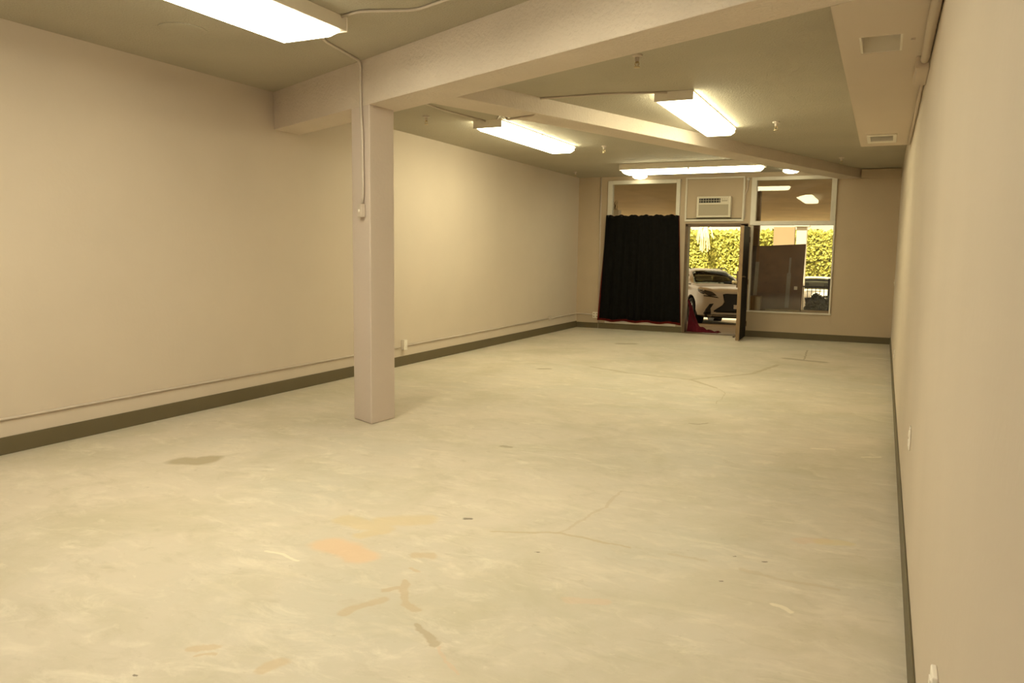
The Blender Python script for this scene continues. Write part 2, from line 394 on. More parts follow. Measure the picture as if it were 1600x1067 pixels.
for x0, x1, ye in ((SX, hx0, SY1), (hx1, XR, SY1), (hx0, hx1, hy0)):
    s_.prism([(x0, b1y(x0, T1)), (x1, b1y(x1, T1)), (x1, ye), (x0, ye)], ZB1, ZB1+.06)
s_.box(hx0, hx1, hy1, SY1, ZB1, ZB1+.06)
s_.box(SX, SX+.02, y0s, SY1, ZB1+.06, H+.02); s_.box(SX+.02, XR, SY1-.02, SY1, ZB1+.06, H+.02)
struct(s_.build('duct_soffit', M['wall']), 'boxed duct soffit along the near wall', 'soffit')
hp = thing('access_hatch', (-.1, 5.2, ZB1), 'square open access recess in the duct soffit', 'hatch')
hb_ = MB(); e = .012; zt_ = ZB1+.10
hb_.box(hx0, hx0+e, hy0, hy1, ZB1+.002, zt_); hb_.box(hx1-e, hx1, hy0, hy1, ZB1+.002, zt_); hb_.box(hx0+e, hx1-e, hy0, hy0+e, ZB1+.002, zt_); hb_.box(hx0+e, hx1-e, hy1-e, hy1, ZB1+.002, zt_)
hb_.build('liner', M['trim'], hp)
MB().box(hx0, hx1, hy0, hy1, zt_, zt_+.012).build('hatch_panel', M['trim'], hp)
MB().lathe([(.012, 0), (.012, -.012)], (.07, 5.12, ZB1), n=12).build('latch', M['conduit'], hp)
vt = thing('air_vent', (-.105, 9.16, ZB1), 'cream louvred air vent at the end of the duct soffit', 'vent')
f_ = MB(); vx0, vx1, vy0, vy1 = -.245, .035, 8.88, 9.45
f_.box(vx0, vx1, vy0, vy0+.05, ZB1-.014, ZB1); f_.box(vx0, vx1, vy1-.12, vy1, ZB1-.014, ZB1)
f_.box(vx0, vx0+.035, vy0+.05, vy1-.12, ZB1-.014, ZB1); f_.box(vx1-.035, vx1, vy0+.05, vy1-.12, ZB1-.014, ZB1)
f_.build('vent_frame', M['trim'], vt, bevel=.003)
MB().box(vx0+.035, vx1-.035, vy0+.05, vy1-.12, ZB1-.003, ZB1-.001).build('backing', M['dark'], vt)
l_ = MB()
for i in range(9):
    y = vy0+.075+i*.042
    l_.obox(((vx0+vx1)/2, y, ZB1-.007), ((vx1-vx0)/2-.036, 0, 0), (0, .016, .005), (0, -.0007, .0015))
l_.build('louvre', M['trim'], vt)

# ------------------------------------------------------------------ fluorescent fixtures
def fixture(label, cx, cy, L, w, z, along='y', hh=.085, ld=.065, group='surface mounted fluorescent lights', lens='lens', wrap=False):
    r = thing('fluorescent_light', (cx, cy, z), label, 'ceiling light', group)
    def P(a, bb, zz): return (cx+bb, cy+a, zz) if along == 'y' else (cx+a, cy+bb, zz)
    def pr(m, a0, a1, prof):     # profile in (across, z) extruded from a0 to a1; prof at ends may differ
        p0 = [m.bm.verts.new(P(a0, q[0], q[1])) for q in prof[0]]; p1 = [m.bm.verts.new(P(a1, q[0], q[1])) for q in prof[1]]
        n = len(p0); m.bm.faces.new(p0[::-1]); m.bm.faces.new(p1)
        for i in range(n): m.bm.faces.new([p0[i], p0[(i+1)%n], p1[(i+1)%n], p1[i]])
    h = L/2
    hb = MB(); q = [(-w/2, z), (w/2, z), (w/2, z-hh), (-w/2, z-hh)]; pr(hb, -h, h, (q, q))
    hb.build('housing', M['fixture'], r, bevel=.004)
    ph_ = (hh+ld*.82) if wrap else hh+.004
    for sgn in (-1, 1):          # metal end plate
        e = MB(); q = [(-w/2-.004, z), (w/2+.004, z), (w/2+.004, z-ph_), (-w/2-.004, z-ph_)]
        if wrap and sgn > 0: q = [(-w/2, z), (w/2, z), (w/2, z-.03), (-w/2, z-.03)]
        pr(e, *sorted((sgn*h, sgn*(h+.012))), (q, q))
        for k in (() if wrap and sgn > 0 else (-.3, .05)):     # knock-outs
            e.lathe([(.018, 0), (.018, .004)], P(sgn*(h+.012), k*w, z-ph_*.35), axis=Vector(P(1,0,0))-Vector(P(0,0,0)) if sgn > 0 else Vector(P(0,0,0))-Vector(P(1,0,0)), n=12)
        e.build('end_plate', M['plastic'], r)
    if wrap: zt, zb, ph = z-hh, z-hh-ld, hh+ld
    else: zt, zb, ph = z-hh, z-hh-ld, hh+.004
    for s0, s1, o0, o1 in ((-h+.02, -.008, 1, 0), (.008, h-.02, 0, 1)):   # two acrylic wrap lenses
        d = MB(); top, bot = w*.47, w*.36
        prof = [(-top, zt), (top, zt), (top*.98, zt-ld*.45), (bot, zb), (-bot, zb), (-top*.98, zt-ld*.45)]
        if wrap: top, bot = w*.49, w*.38; prof = [(-top, zt), (top, zt), (top, zt-ld*.72), (bot, zb), (-bot, zb), (-top, zt-ld*.72)]
        rows = []
        ins = .06
        aa = [s0, s0+ins*.25, s0+ins, s1-ins, s1-ins*.25, s1] if (o0 and o1) else ([s0, s0+ins*.25, s0+ins, s1] if o0 else [s0, s1-ins, s1-ins*.25, s1])
        for ai, a in enumerate(aa):
            k = 1.0
            if o0: k = (.05, .55, 1, 1)[ai] if not wrap else (.7, .85, 1, 1)[ai]
            if o1: k = (1, 1, .55, .05)[ai] if not wrap else (1, 1, .85, .7)[ai]
            rows.append([d.bm.verts.new(P(a, x*(.9+.1*k), zt-(zt-zz)*k)) for x, zz in prof])
        for p, qn in zip(rows, rows[1:]):
            for i in range(6): d.bm.faces.new([p[i], p[(i+1)%6], qn[(i+1)%6], qn[i]])
        d.bm.faces.new(rows[0][::-1]); d.bm.faces.new(rows[-1])
        d.build('diffuser', M[lens], r)
    for sgn in (-1, 1):
        k = MB(); q = [(sgn*w*.475, zt), (sgn*w*.5, zt), (sgn*w*.5, zt-ld*.5), (sgn*w*.475, zt-ld*.5)]; pr(k, -.014, .014, (q, q))
        k.build('clip', M['fixture'], r)
    return r
fixture('wide fluorescent light in front of the near beam', -3.79, 3.37, 2.46, .57, H1, hh=.095, ld=.05, lens='lens_front')
fixture('fluorescent light between the diagonal beam and the long column side wall', -4.37, 9.66, 2.44, .37, H, hh=.012, ld=.095, wrap=True)
fixture('fluorescent light nearest the duct soffit, beside the diagonal beam', -1.93, 8.80, 2.36, .37, H, hh=.012, ld=.095, wrap=True)
fixture('fluorescent light mounted crosswise in front of the shopfront door', -3.07, 13.45, 2.40, .36, H, along='x', hh=.105, ld=.065)
for x, y, lab, ls in ((-2.05, 2.62, 'added out-of-view fill light over the viewer, shaped as a wide fluorescent', 'lens_front'), (-.95, -2.2, 'added unseen fill light behind the viewer, shaped as a wide fluorescent', 'lens_fill')):  # two lamps out of view, added to brighten the near floor, wall and beam
    fixture(lab, x, y, 2.46, .57, H1, hh=.095, ld=.05, lens=ls)
for x, y, lab in ((-4.46, 15.16, 'small round ceiling light above the black curtain'), (-1.61, 14.95, 'small round ceiling light above the shopfront window')):
    r = thing('dome_light', (x, y, H), lab, 'ceiling light', 'small ceiling lights at the shopfront')
    MB().lathe([(.15, .004), (.15, -.02)], (x, y, H), n=24).build('base', M['fixture'], r)
    MB().lathe([(.14, -.02), (.145, -.045), (.10, -.075), (.04, -.085)], (x, y, H), n=24).build('shade', M['lens_small'], r, smooth=True)

# ------------------------------------------------------------------ sprinklers
def sprinkler(x, y, z, label):
    r = thing('sprinkler_head', (x, y, z), label, 'sprinkler', 'ceiling sprinkler heads')
    MB().lathe([(.042, 0), (.04, -.012), (.018, -.02), (.016, -.05)], (x, y, z), n=16).build('escutcheon', M['conduit'], r, smooth=False)
    b = MB().lathe([(.010, -.05), (.013, -.06), (.006, -.066)], (x, y, z), n=10)
    for s in (-1, 1): b.tube([(x+s*.010, y, z-.052), (x+s*.018, y, z-.072), (x+s*.004, y, z-.094)], .0035, 6)
    b.build('frame', M['metal'], r)
    MB().lathe([(.026, -.094), (.026, -.098), (.006, -.102)], (x, y, z), n=14).build('deflector', M['metal'], r)
    return r
sp0 = sprinkler(-4.906, 7.924, H, 'sprinkler head nearest the square column, on the tan ceiling')
for x, y, lab in ((-1.86, 6.15, 'sprinkler head peeping out just behind the near beam'),
                  (-1.244, 9.754, 'sprinkler head between the long light and the duct soffit'),
                  (-3.786, 11.006, 'sprinkler head past the end of the light by the column side wall'),
                  (-5.47, 14.249, 'sprinkler head in the far corner of the ceiling by the curtain'),
                  (-.713, 13.543, 'sprinkler head near the boxed ledge on the end wall')):
    dup(sp0, (x, y, H), lab)
tag(MB().lathe([(.17, 0), (.17, -.006), (.155, -.010), (.02, -.010)], (-4.82, 4.36, H1), n=40).build('cover_plate', M['ceiling']), 'round painted cover plate on the ceiling beside the wide light', 'cover plate')

# ------------------------------------------------------------------ conduits
def conduit(name, pts, r, label, m='conduit', cat='conduit'):
    # round the corners a little
    P = [Vector(p) for p in pts]; out = [P[0]]
    for a, b, c in zip(P, P[1:], P[2:]):
        d = min(.06, (b-a).length*.45, (c-b).length*.45)
        p, q = b+(a-b).normalized()*d, b+(c-b).normalized()*d
        for t in (0, .25, .5, .75, 1): out.append(p*(1-t)**2 + b*2*t*(1-t) + q*t*t)
    out.append(P[-1])
    return tag(MB().tube(out, r, 8).build(name, M[m], smooth=True), label, cat)
zc = H1-.010
bf = lambda x, e=.016: b1y(x)-e
cxx = -4.16
conduit('conduit', [(-3.78, 4.60, zc), (-4.02, 5.0, zc), (cxx, bf(cxx), zc), (cxx, bf(cxx), 2.76), (cxx+.02, bf(cxx+.02), 2.55), (cxx+.025, bf(cxx+.025), 2.05), (cxx+.012, bf(cxx+.012), 1.95)], .012,
        'flexible conduit running down the beam onto the square column')
sb = thing('switch_box', (cxx+.012, bf(cxx+.012, 0), 1.885), 'small painted switch box on the square column below the conduit', 'switch')
un = Vector((1, -.45, 0)).normalized(); nn = Vector((-.45, -1, 0)).normalized()
MB().obox(Vector((cxx+.012, bf(cxx+.012, 0), 1.89)) + nn*.022, un*.034, nn*.022, (0, 0, .055)).build('box', M['conduit'], sb, bevel=.004)
MB().obox(Vector((cxx+.012, bf(cxx+.012, 0), 1.89)) + nn*.047, un*.006, nn*.005, (0, 0, .012)).build('toggle', M['plastic'], sb)
conduit('conduit', [(-3.50, 4.55, zc), (-3.32, 4.5, zc), (-2.95, 4.63, zc), (-1.6, 4.15, zc), (-.2, 3.5, zc)], .010, 'conduit running along the ceiling from the wide light')
zc2 = H-.009
conduit('conduit', [(-1.99, 7.60, zc2), (-2.55, 7.45, zc2), (b2x(7.42)+.012, 7.42, zc2), (b2x(7.42)+.012, 7.42, ZB2-.011), (b2x(7.42)-.30, 7.52, ZB2-.011), (b2x(7.42)-.392, 7.55, ZB2-.011), (b2x(7.42)-.392, 7.55, zc2), (-4.20, 8.36, zc2)], .011,
        'conduit crossing the diagonal beam between two fluorescent lights')
conduit('conduit', [(-4.46, 6.72, zc2), (-4.50, 7.6, zc2), (-4.40, 8.44, zc2)], .012, 'short conduit feeding the light by the column side wall')
# along the column side wall
conduit('conduit', [(XL+.010, YF+.5, .275), (XL+.010, 8.75, .262)], .011, 'long conduit low on the wall in front of the outlet box')
conduit('conduit', [(XL+.010, 8.9, .27), (XL+.010, 13.9, .285)], .011, 'long conduit low on the wall between the outlet box and the small cream box')
conduit('conduit', [(XL+.010, 13.98, .285), (XL+.010, 15.40, .29), (XL+.03, YB-.012, .29), (-5.46, YB-.012, .285)], .011, 'conduit bending round the far corner to the square outlet')
conduit('conduit', [(-5.335, YB-.013, .12), (-5.345, YB-.013, 3.09)], .013, 'vertical conduit on the end wall beside the black curtain')
conduit('conduit', [(-2.415, YB-.013, 2.97), (-2.43, YB-.013, 2.78), (-2.465, YB-.045, 2.70), (-2.458, YB-.045, 2.24)], .011, 'thin vertical conduit beside the air conditioner panel')
tag(MB().lathe([(.03, 0), (.03, -.03), (.012, -.045)], (-2.415, YB, 2.99), axis=(0, 1, 0), n=14).build('round_fitting', M['trim']), 'small round fitting at the top of the conduit by the air conditioner', 'fitting')
# soffit corner
conduit('conduit', [(XR-.030, YF+.3, ZB1-.03), (XR-.030, 5.55, ZB1-.03)], .026, 'thick conduit in the corner under the duct soffit, nearer the viewer', m='wall')
jb = thing('junction_box', (XR-.04, 5.85, ZB1-.05), 'painted junction box in the soffit corner', 'junction box')
MB().box(XR-.075, XR, 5.57, 6.12, ZB1-.075, ZB1).build('box', M['wall'], jb, bevel=.006)
MB().box(XR-.079, XR-.075, 5.59, 6.10, ZB1-.07, ZB1-.006).build('cover', M['wall'], jb)
conduit('conduit', [(XR-.016, 6.12, ZB1-.02), (XR-.016, 9.5, ZB1-.02)], .013, 'thin conduit in the corner under the duct soffit, past the junction box', m='wall')

# ------------------------------------------------------------------ outlets and switches
def outlet(name, c, u, n, w, h, depth, label, cat='outlet', gangs=1, mm='plastic'):
    c, u, n = Vector(c), Vector(u), Vector(n)
    r = thing(name, c, label, cat)
    MB().obox(c+n*depth/2, u*w/2, n*depth/2, (0, 0, h/2)).build('box', M[mm], r, bevel=.004)
    for g in range(gangs):
        off = (g-(gangs-1)/2)*(w/gangs)
        for s in (-1, 1):
            MB().obox(c+u*off+n*(depth+.002)+Vector((0, 0, s*h*.21)), u*min(.016, w/gangs*.3), n*.002, (0, 0, h*.13)).build('socket', M['acgrille' if gangs > 1 else mm], r)
    return r
outlet('outlet_box', (XL, 8.82, .285), (0,1,0), (1,0,0), .075, .135, .05, 'white outlet box low on the wall just past the column')
outlet('outlet_box', (XL, 13.94, .295), (0,1,0), (1,0,0), .06, .07, .045, 'small cream outlet box low on the far stretch of wall', mm='conduit')
outlet('outlet_box', (-5.395, YB, .275), (1,0,0), (0,-1,0), .125, .125, .03, 'square double outlet on the end wall beside the curtain', gangs=2)
outlet('wall_outlet', (XR, 4.52, .60), (0,1,0), (-1,0,0), .075, .12, .008, 'white outlet plate on the bare wall, middle of the three low plates')
outlet('wall_outlet', (XR, 2.09, .47), (0,1,0), (-1,0,0), .075, .12, .014, 'white outlet plate on the bare wall nearest the viewer')
outlet('wall_outlet', (XR, 10.6, .37), (0,1,0), (-1,0,0), .075, .11, .008, 'white outlet plate on the bare wall farthest from the viewer')
r = thing('light_switch', (XR, 14.9, 1.12), 'small light switch on the bare wall near the shopfront', 'switch')
MB().box(XR-.008, XR, 14.865, 14.935, 1.065, 1.175).build('plate', M['trim'], r, bevel=.002)
MB().box(XR-.018, XR-.008, 14.894, 14.906, 1.11, 1.13).build('toggle', M['trim'], r)

# ------------------------------------------------------------------ windows
def frame(x0, x1, z0, z1, wx0, wx1, wz0, wz1, ya, yb):
    m = MB()
    m.box(x0, x0+wx0, ya, yb, z0, z1); m.box(x1-wx1, x1, ya, yb, z0, z1)
    m.box(x0+wx0, x1-wx1, ya, yb, z0, z0+wz0); m.box(x0+wx0, x1-wx1, ya, yb, z1-wz1, z1)
    return m
w1 = thing('window_1', (-4.45, YB, .19), 'shopfront window mostly covered by the black curtain', 'window', kind='structure')
frame(-5.19, -3.705, .12, 3.025, .095, .075, .09, .075, YB-.03, YB+.10).build('window_frame', M['trim'], w1, bevel=.004)
MB().box(-5.095, -3.78, YB-.02, YB+.09, 2.10, 2.19).build('transom_bar', M['trim'], w1)
MB().box(-5.095, -3.78, YB+.03, YB+.036, 2.19, 2.95).build('upper_pane', M['glass'], w1)
MB().box(-5.095, -3.78, YB+.03, YB+.036, .21, 2.10).build('lower_pane', M['glass'], w1)
w2 = thing('window_2', (-1.6, YB, .5), 'uncovered shopfront window with boards behind the glass', 'window', kind='structure')
m_ = MB()
m_.box(-2.35, -2.255, YB-.03, YB+.10, 2.20, 3.02); m_.box(-.945, -.855, YB-.03, YB+.10, 2.20, 3.02)
m_.box(-2.255, -.945, YB-.03, YB+.10, 2.955, 3.02)
m_.box(-2.325, -2.298, YB-.025, YB+.10, .50, 2.125); m_.box(-.878, -.85, YB-.025, YB+.10, .50, 2.125)
m_.build('window_frame', M['trim'], w2, bevel=.004)
MB().box(-2.35, -.85, YB-.04, YB+.10, 2.122, 2.20).build('transom_bar', M['trim'], w2, bevel=.004)
MB().box(-2.35, -.83, YB-.03, YB+.10, .478, .505).build('sill', M['trim'], w2, bevel=.004)
MB().box(-2.255, -.945, YB+.03, YB+.036, 2.20, 2.955).build('upper_pane', M['glass'], w2)
MB().box(-2.298, -.878, YB+.03, YB+.036, .505, 2.122).build('lower_pane', M['glass'], w2)

# ------------------------------------------------------------------ panel over the door, air conditioner
t2 = frame(-3.60, -2.475, 2.20, 3.045, .03, .03, .04, .03, YB-.035, YB).build('trim_2', M['trim'], bevel=.003)
struct(t2, 'white trim framing the panel over the door', 'trim')
struct(MB().box(-3.57, -2.52, YB-.022, YB, 2.242, 2.262).build('trim_3', M['base']), 'thin dark strip under the air conditioner', 'trim')
ac = thing('air_conditioner', (-3.03, YB, 2.44), 'cream window air conditioner above the open door', 'air conditioner')
ax0, ax1, az0, az1, ay0, ay1 = -3.355, -2.705, 2.268, 2.672, YB-.13, YB
MB().box(ax0, ax1, ay0+.02, ay1, az0, az1).build('casing', M['ac'], ac, bevel=.012)
frame(ax0+.004, ax1-.004, az0+.004, az1-.004, .04, .04, .035, .03, ay0, ay0+.022).build('front_bezel', M['ac'], ac, bevel=.006)
MB().box(ax0+.044, ax1-.044, ay0, ay0+.022, az1-.155, az1-.125).build('divider', M['ac'], ac, bevel=.003)
MB().box(ax0+.05, ax1-.20, ay0+.012, ay0+.021, az1-.122, az1-.04).build('air_outlet', M['dark'], ac)
lv = MB()
for i in range(9):
    x = ax0+.075+i*.05; lv.box(x, x+.006, ay0+.004, ay0+.014, az1-.120, az1-.042)
lv.box(ax0+.05, ax1-.20, ay0+.005, ay0+.012, az1-.085, az1-.078)
lv.build('vane', M['acgrille'], ac)
cpn = MB().box(ax1-.19, ax1-.045, ay0+.006, ay0+.021, az1-.122, az1-.034).build('control_panel', M['ac'], ac)
MB().box(ax1-.17, ax1-.065, ay0+.003, ay0+.006, az1-.10, az1-.075).build('display', M['acgrille'], cpn)
for k in range(3): MB().lathe([(.009, 0), (.009, .006)], (ax1-.155+k*.04, ay0+.006, az1-.054), axis=(0,-1,0), n=10).build('button', M['acgrille'], cpn)
gr = MB().box(ax0+.044, ax1-.044, ay0+.012, ay0+.022, az0+.04, az1-.155)
for i in range(13):
    z = az0+.05+i*.0155; gr.box(ax0+.046, ax1-.046, ay0+.004, ay0+.012, z, z+.005)
gr.build('intake_grille', M['acgrille'], ac)

# ------------------------------------------------------------------ door
df = MB()
df.box(DR[0]-.04, DR[0]+.016, YB-.02, 15.62, 0, DR[3]+.02); df.box(DR[1]-.016, -2.385, YB-.02, 15.62, 0, DR[3]+.02)
df.box(DR[0]-.04, -2.385, YB-.02, 15.62, DR[3]-.03, DR[3]+.03)
struct(df.build('door_frame', M['bronze'], bevel=.004), 'brown metal door frame around the open shopfront door', 'door frame')
struct(MB().box(DR[0]+.016, DR[1]-.016, YB-.03, 15.62, 0, .012).build('door_sill', M['bronze'], bevel=.003), 'flat metal threshold under the open door', 'threshold')
hx, hy = -2.362, 15.38
ex, ey = -2.337, 14.45
du = Vector((ex-hx, ey-hy, 0)); DLn = du.length; du.normalize(); dn = Vector((-du.y, du.x, 0))   # dn: toward +X face
if dn.x < 0: dn = -dn
d1 = thing('door_1', (hx, hy, 0), 'dark shopfront door standing open at a right angle into the room', 'door')
def dbox(m, a0, a1, n0, n1, z0, z1):
    c = Vector((hx, hy, 0)) + du*(a0+a1)/2 + dn*(n0+n1)/2 + Vector((0, 0, (z0+z1)/2))
    m.obox(c, du*(a1-a0)/2, dn*(n1-n0)/2, (0, 0, (z1-z0)/2)); return m
dbox(MB(), DLn-.055, DLn, -.032, .032, .012, 2.085).build('lock_stile', M['stile'], d1, bevel=.003)
dbox(MB(), 0, .055, -.022, .022, .012, 2.085).build('hinge_stile', M['bronze'], d1, bevel=.003)
rr_ = MB(); dbox(rr_, .055, DLn-.055, -.022, .022, 2.0, 2.085); dbox(rr_, .055, DLn-.055, -.022, .022, .012, .26)
rr_.build('rail', M['doorface'], d1)
dbox(MB(), .055, DLn-.055, -.012, .026, .26, 2.0).build('panel', M['doorface'], d1)
dbox(MB(), .055, DLn-.055, -.034, -.022, .03, .30).build('kick_plate', M['stile'], d1)
hd = MB()
base = Vector((hx, hy, 0)) + du*(DLn-.03)
hd.obox(base - dn*.045 + Vector((0, 0, 1.12)), du*.025, dn*.016, (0, 0, .15))
hd.build('lock_plate', M['bronze'], d1, bevel=.003)
hv = MB().tube([base - dn*.05 + Vector((0,0,1.20)), base - dn*.115 + Vector((0,0,1.21)), base - dn*.12 - du*.14 + Vector((0,0,1.20))], .014, 10)
hv.tube([base + dn*.03 + Vector((0,0,1.17)), base + dn*.065 + Vector((0,0,1.17)), base + dn*.07 - du*.13 + Vector((0,0,1.165))], .011, 10)
hv.build('lever', M['bronze'], d1, smooth=True)
MB().lathe([(.035, 0), (.035, .03), (.02, .04), (.03, .06), (.035, .085), (.015, .10)], base - dn*.045 + Vector((0,0,1.07)), axis=-dn, n=14).build('knob', M['metal'], d1, smooth=True)
base = base - du*.45
ho = MB().tube([base - dn*.036 + Vector((0,0,.26)), base - dn*.06 + Vector((0,0,.24)), base - dn*.075 + Vector((0,0,.05)), base - dn*.12 + Vector((0,0,.03))], .010, 8)
ho.lathe([(.018, 0), (.02, .016), (.012, .028)], base - dn*.13 + Vector((0,0,.014)), n=12)
ho.build('door_holder', M['bronze'], d1, smooth=True)
for z in (.25, 1.05, 1.85):
    MB().lathe([(.012, -.05), (.012, .05)], (hx+.022, hy+.012, z), n=10).build('hinge', M['bronze'], d1)

# ------------------------------------------------------------------ black curtain
cu = thing('black_curtain', (-4.44, YB-.06, .2), 'black curtain with red lining hung over the shopfront window', 'curtain')
def cl(u, v, dx0=0, dz=0, dy=0, amp=1):
    zt = 2.325 + .012*math.sin(u*37) + .006*math.sin(u*91+1)
    xb = -5.295-dx0 + u*(1.705+dx0); xt = -5.19 - dx0*.0 + u*1.50
    f = (1-v)**.7
    x = xt*v + xb*(1-v)
    zb = .215-dz + .012*math.sin(u*23+.5)
    z = zb*(1-v) + zt*v
    a = (.010 + .024*(1-v)) * amp
    ph = u*62 + .9*math.sin(u*9+2) + .5*math.sin(v*3+u*4)
    y = YB - .115 + dy + a*math.sin(ph) + .012*math.sin(u*21+v*2)
    return (x, y, z)
MB().grid(lambda u, v: cl(u, v), 170, 30).build('cloth', M['black_cloth'], cu, smooth=True, solid=.004)
MB().grid(lambda u, v: cl(u, v, .05, .05, .052, .3), 120, 24).build('red_lining', M['redlining'], cu, smooth=True, solid=.003)['label'] = 'dark red lining edge'
for i in range(6):
    x = -5.13+i*.276
    MB().lathe([(.010, 0), (.010, .08), (.014, .085)], (x, YB-.03, 2.31), axis=(0,-1,0), n=8).build('hook', M['black_metal'], cu)

# ------------------------------------------------------------------ outside: ground, ledge, canopy
SL = .054
def gz(y): return -.02 - SL*(y-15.62)
g_ = MB(); g_.hexa([(-16, 15.62, -.6), (8, 15.62, -.6), (8, 34, gz(34)-.6), (-16, 34, gz(34)-.6), (-16, 15.62, -.02), (8, 15.62, -.02), (8, 34, gz(34)), (-16, 34, gz(34))])
g_.hexa([(-16, 34, gz(34)-.6), (8, 34, gz(34)-.6), (8, 42, gz(34)-.6), (-16, 42, gz(34)-.6), (-16, 34, gz(34)), (8, 34, gz(34)), (8, 42, gz(34)), (-16, 42, gz(34))])
struct(g_.build('ground', M['ground']), 'sloping tan parking ground outside the door', 'ground')
struct(MB().box(-2.42, -.4, 15.62, 16.55, -.25, .485).build('ledge', M['ledge'], bevel=.01), 'low tan ledge outside under the uncovered window', 'ledge')
ca = MB(); ca.hexa([(-16, 15.62, 2.99), (8, 15.62, 2.99), (8, 25.5, 2.63), (-16, 25.5, 2.63), (-16, 15.62, 3.3), (8, 15.62, 3.3), (8, 25.5, 2.93), (-16, 25.5, 2.93)])
struct(ca.build('canopy_roof', M['canopy'], bevel=.01), 'gently sloping tan canopy roof over the parking outside', 'roof')
struct(MB().box(-16, 8, 15.40, 15.7, 3.3, 3.9).build('roof_parapet', M['canopy']), 'parapet above the shopfront', 'roof')
struct(MB().box(XL-.2, XR+.2, YF-.2, 15.62, 3.5, 3.7).build('roof', M['canopy']), 'flat roof over the room', 'roof')
struct(MB().box(-16, XL-.2, 15.43, 15.62, -.3, 3.5).build('outer_wall', M['beige_stucco']), 'neighbouring shopfront wall outside', 'wall')
struct(MB().box(XR+.2, 8, 15.43, 15.62, -.3, 3.5).build('outer_wall', M['beige_stucco']), 'neighbouring shopfront wall outside on the far side', 'wall')
pc = thing('canopy_post', (-2.465, 26.9, gz(26.9)), 'bright white square post outside behind the brown board', 'post')
MB().box(-2.62, -2.31, 26.75, 27.05, gz(26.9)-.05, 2.6).build('shaft', M['white_stucco'], pc, bevel=.01)
MB().box(-2.70, -2.23, 26.68, 27.12, 2.5, 2.62).build('capital', M['white_stucco'], pc, bevel=.01)
tag(MB().box(-4.05, -3.26, 32.6, 32.9, gz(32.7)-.05, 2.70).build('beige_pier', M['beige_stucco'], bevel=.01), 'pale beige masonry pier between the two stretches of ivy', 'pier')
tag(MB().box(-2.53, -2.395, 16.9, 17.1, gz(17)-.02, 2.995).build('brown_post', M['brown_post'], bevel=.01), 'dark brown post outside at the edge of the uncovered window', 'post')
tp = thing('twig_planter', (-5.5, 17, gz(17)), 'pale tall planter post with bare twigs seen above the curtain', 'planter')
MB().box(-5.66, -5.44, 16.9, 17.12, gz(17)-.02, 2.53).build('planter_body', M['white_stucco'], tp, bevel=.008)
tw = MB()
for i in range(16):
    a = random.uniform(-.5, .5); x = -5.55+random.uniform(-.08, .08); h = random.uniform(.08, .24)
    tw.tube([(x, 17, 2.5), (x+a*.08, 17+random.uniform(-.03,.03), 2.53+h*.5), (x+a*.22, 17+random.uniform(-.05,.05), 2.53+h)], .006, 5, .002)
tw.build('twigs', M['twig'], tp)

# ------------------------------------------------------------------ ivy hedge
def leaves(m, n, fn, s0, s1):
    for i in range(n):
        p, nrm = fn(); s = random.uniform(s0, s1)
        nrm = (Vector(nrm) + Vector((random.uniform(-.8,.8), random.uniform(-.8,.8), random.uniform(-.5,.9)))).normalized()
        a = nrm.orthogonal().normalized(); bq = nrm.cross(a); t = random.uniform(0, 2*PI)
        u = a*math.cos(t)+bq*math.sin(t); v = nrm.cross(u); p = Vector(p)
        m.poly([p-u*s, p-v*s*.55+nrm*s*.12, p+u*s, p+v*s*.55+nrm*s*.12])
    return m
hm = MB()
def hedge_pt():
    x = random.uniform(-11.5, 3); z = random.uniform(-1.0, 2.66)
    y = 35 + .12*math.sin(x*1.3+z)*math.sin(z*1.7+x*.6) + .05*math.sin(x*5+z*4) + random.uniform(-.12, .12)
    if z > 2.5: y += (z-2.5)*1.5
    return (x, y, z), (0, -1, .2)
leaves(hm, 30000, hedge_pt, .05, .12)
hm.grid(lambda u, v: (-11.5+14.5*u, 35.4, -1.2+3.75*v), 30, 8)
hm.grid(lambda u, v: (-11.5+14.5*u, 35.4+1.2*v, 2.55), 30, 2)
tag(hm.build('ivy_hedge', M['hedge']), 'sunlit yellow green ivy wall beyond the parking', 'hedge')
fr = thing('palm_frond_cluster', (-7.1, 34.3, 2.5), 'pale drooping dry fronds in front of the ivy', 'palm')
fm = MB()
for i in range(24):
    a = random.uniform(-1, 1); l = random.uniform(.4, 1.0); x0 = -7.15+random.uniform(-.15,.15); y0 = 34.5+random.uniform(-.1,.1)
    pts = [Vector((x0+a*.22*t*1.2, y0-.3*math.sin(t*2), 2.75+.12*math.sin(t*3)-l*t*t*1.1)) for t in (0, .25, .5, .75, 1)]
    for p, q in zip(pts, pts[1:]):
        fm.poly([p+Vector((-.022,0,0)), q+Vector((-.022,0,0)), q+Vector((.022,.01,0)), p+Vector((.022,.01,0))])
fm.build('fronds', M['frond'], fr)
MB().tube([(-7.15, 35.9, gz(34)), (-7.15, 35.8, 1), (-7.15, 34.6, 2.8)], .09, 8).build('trunk', M['twig'], fr)

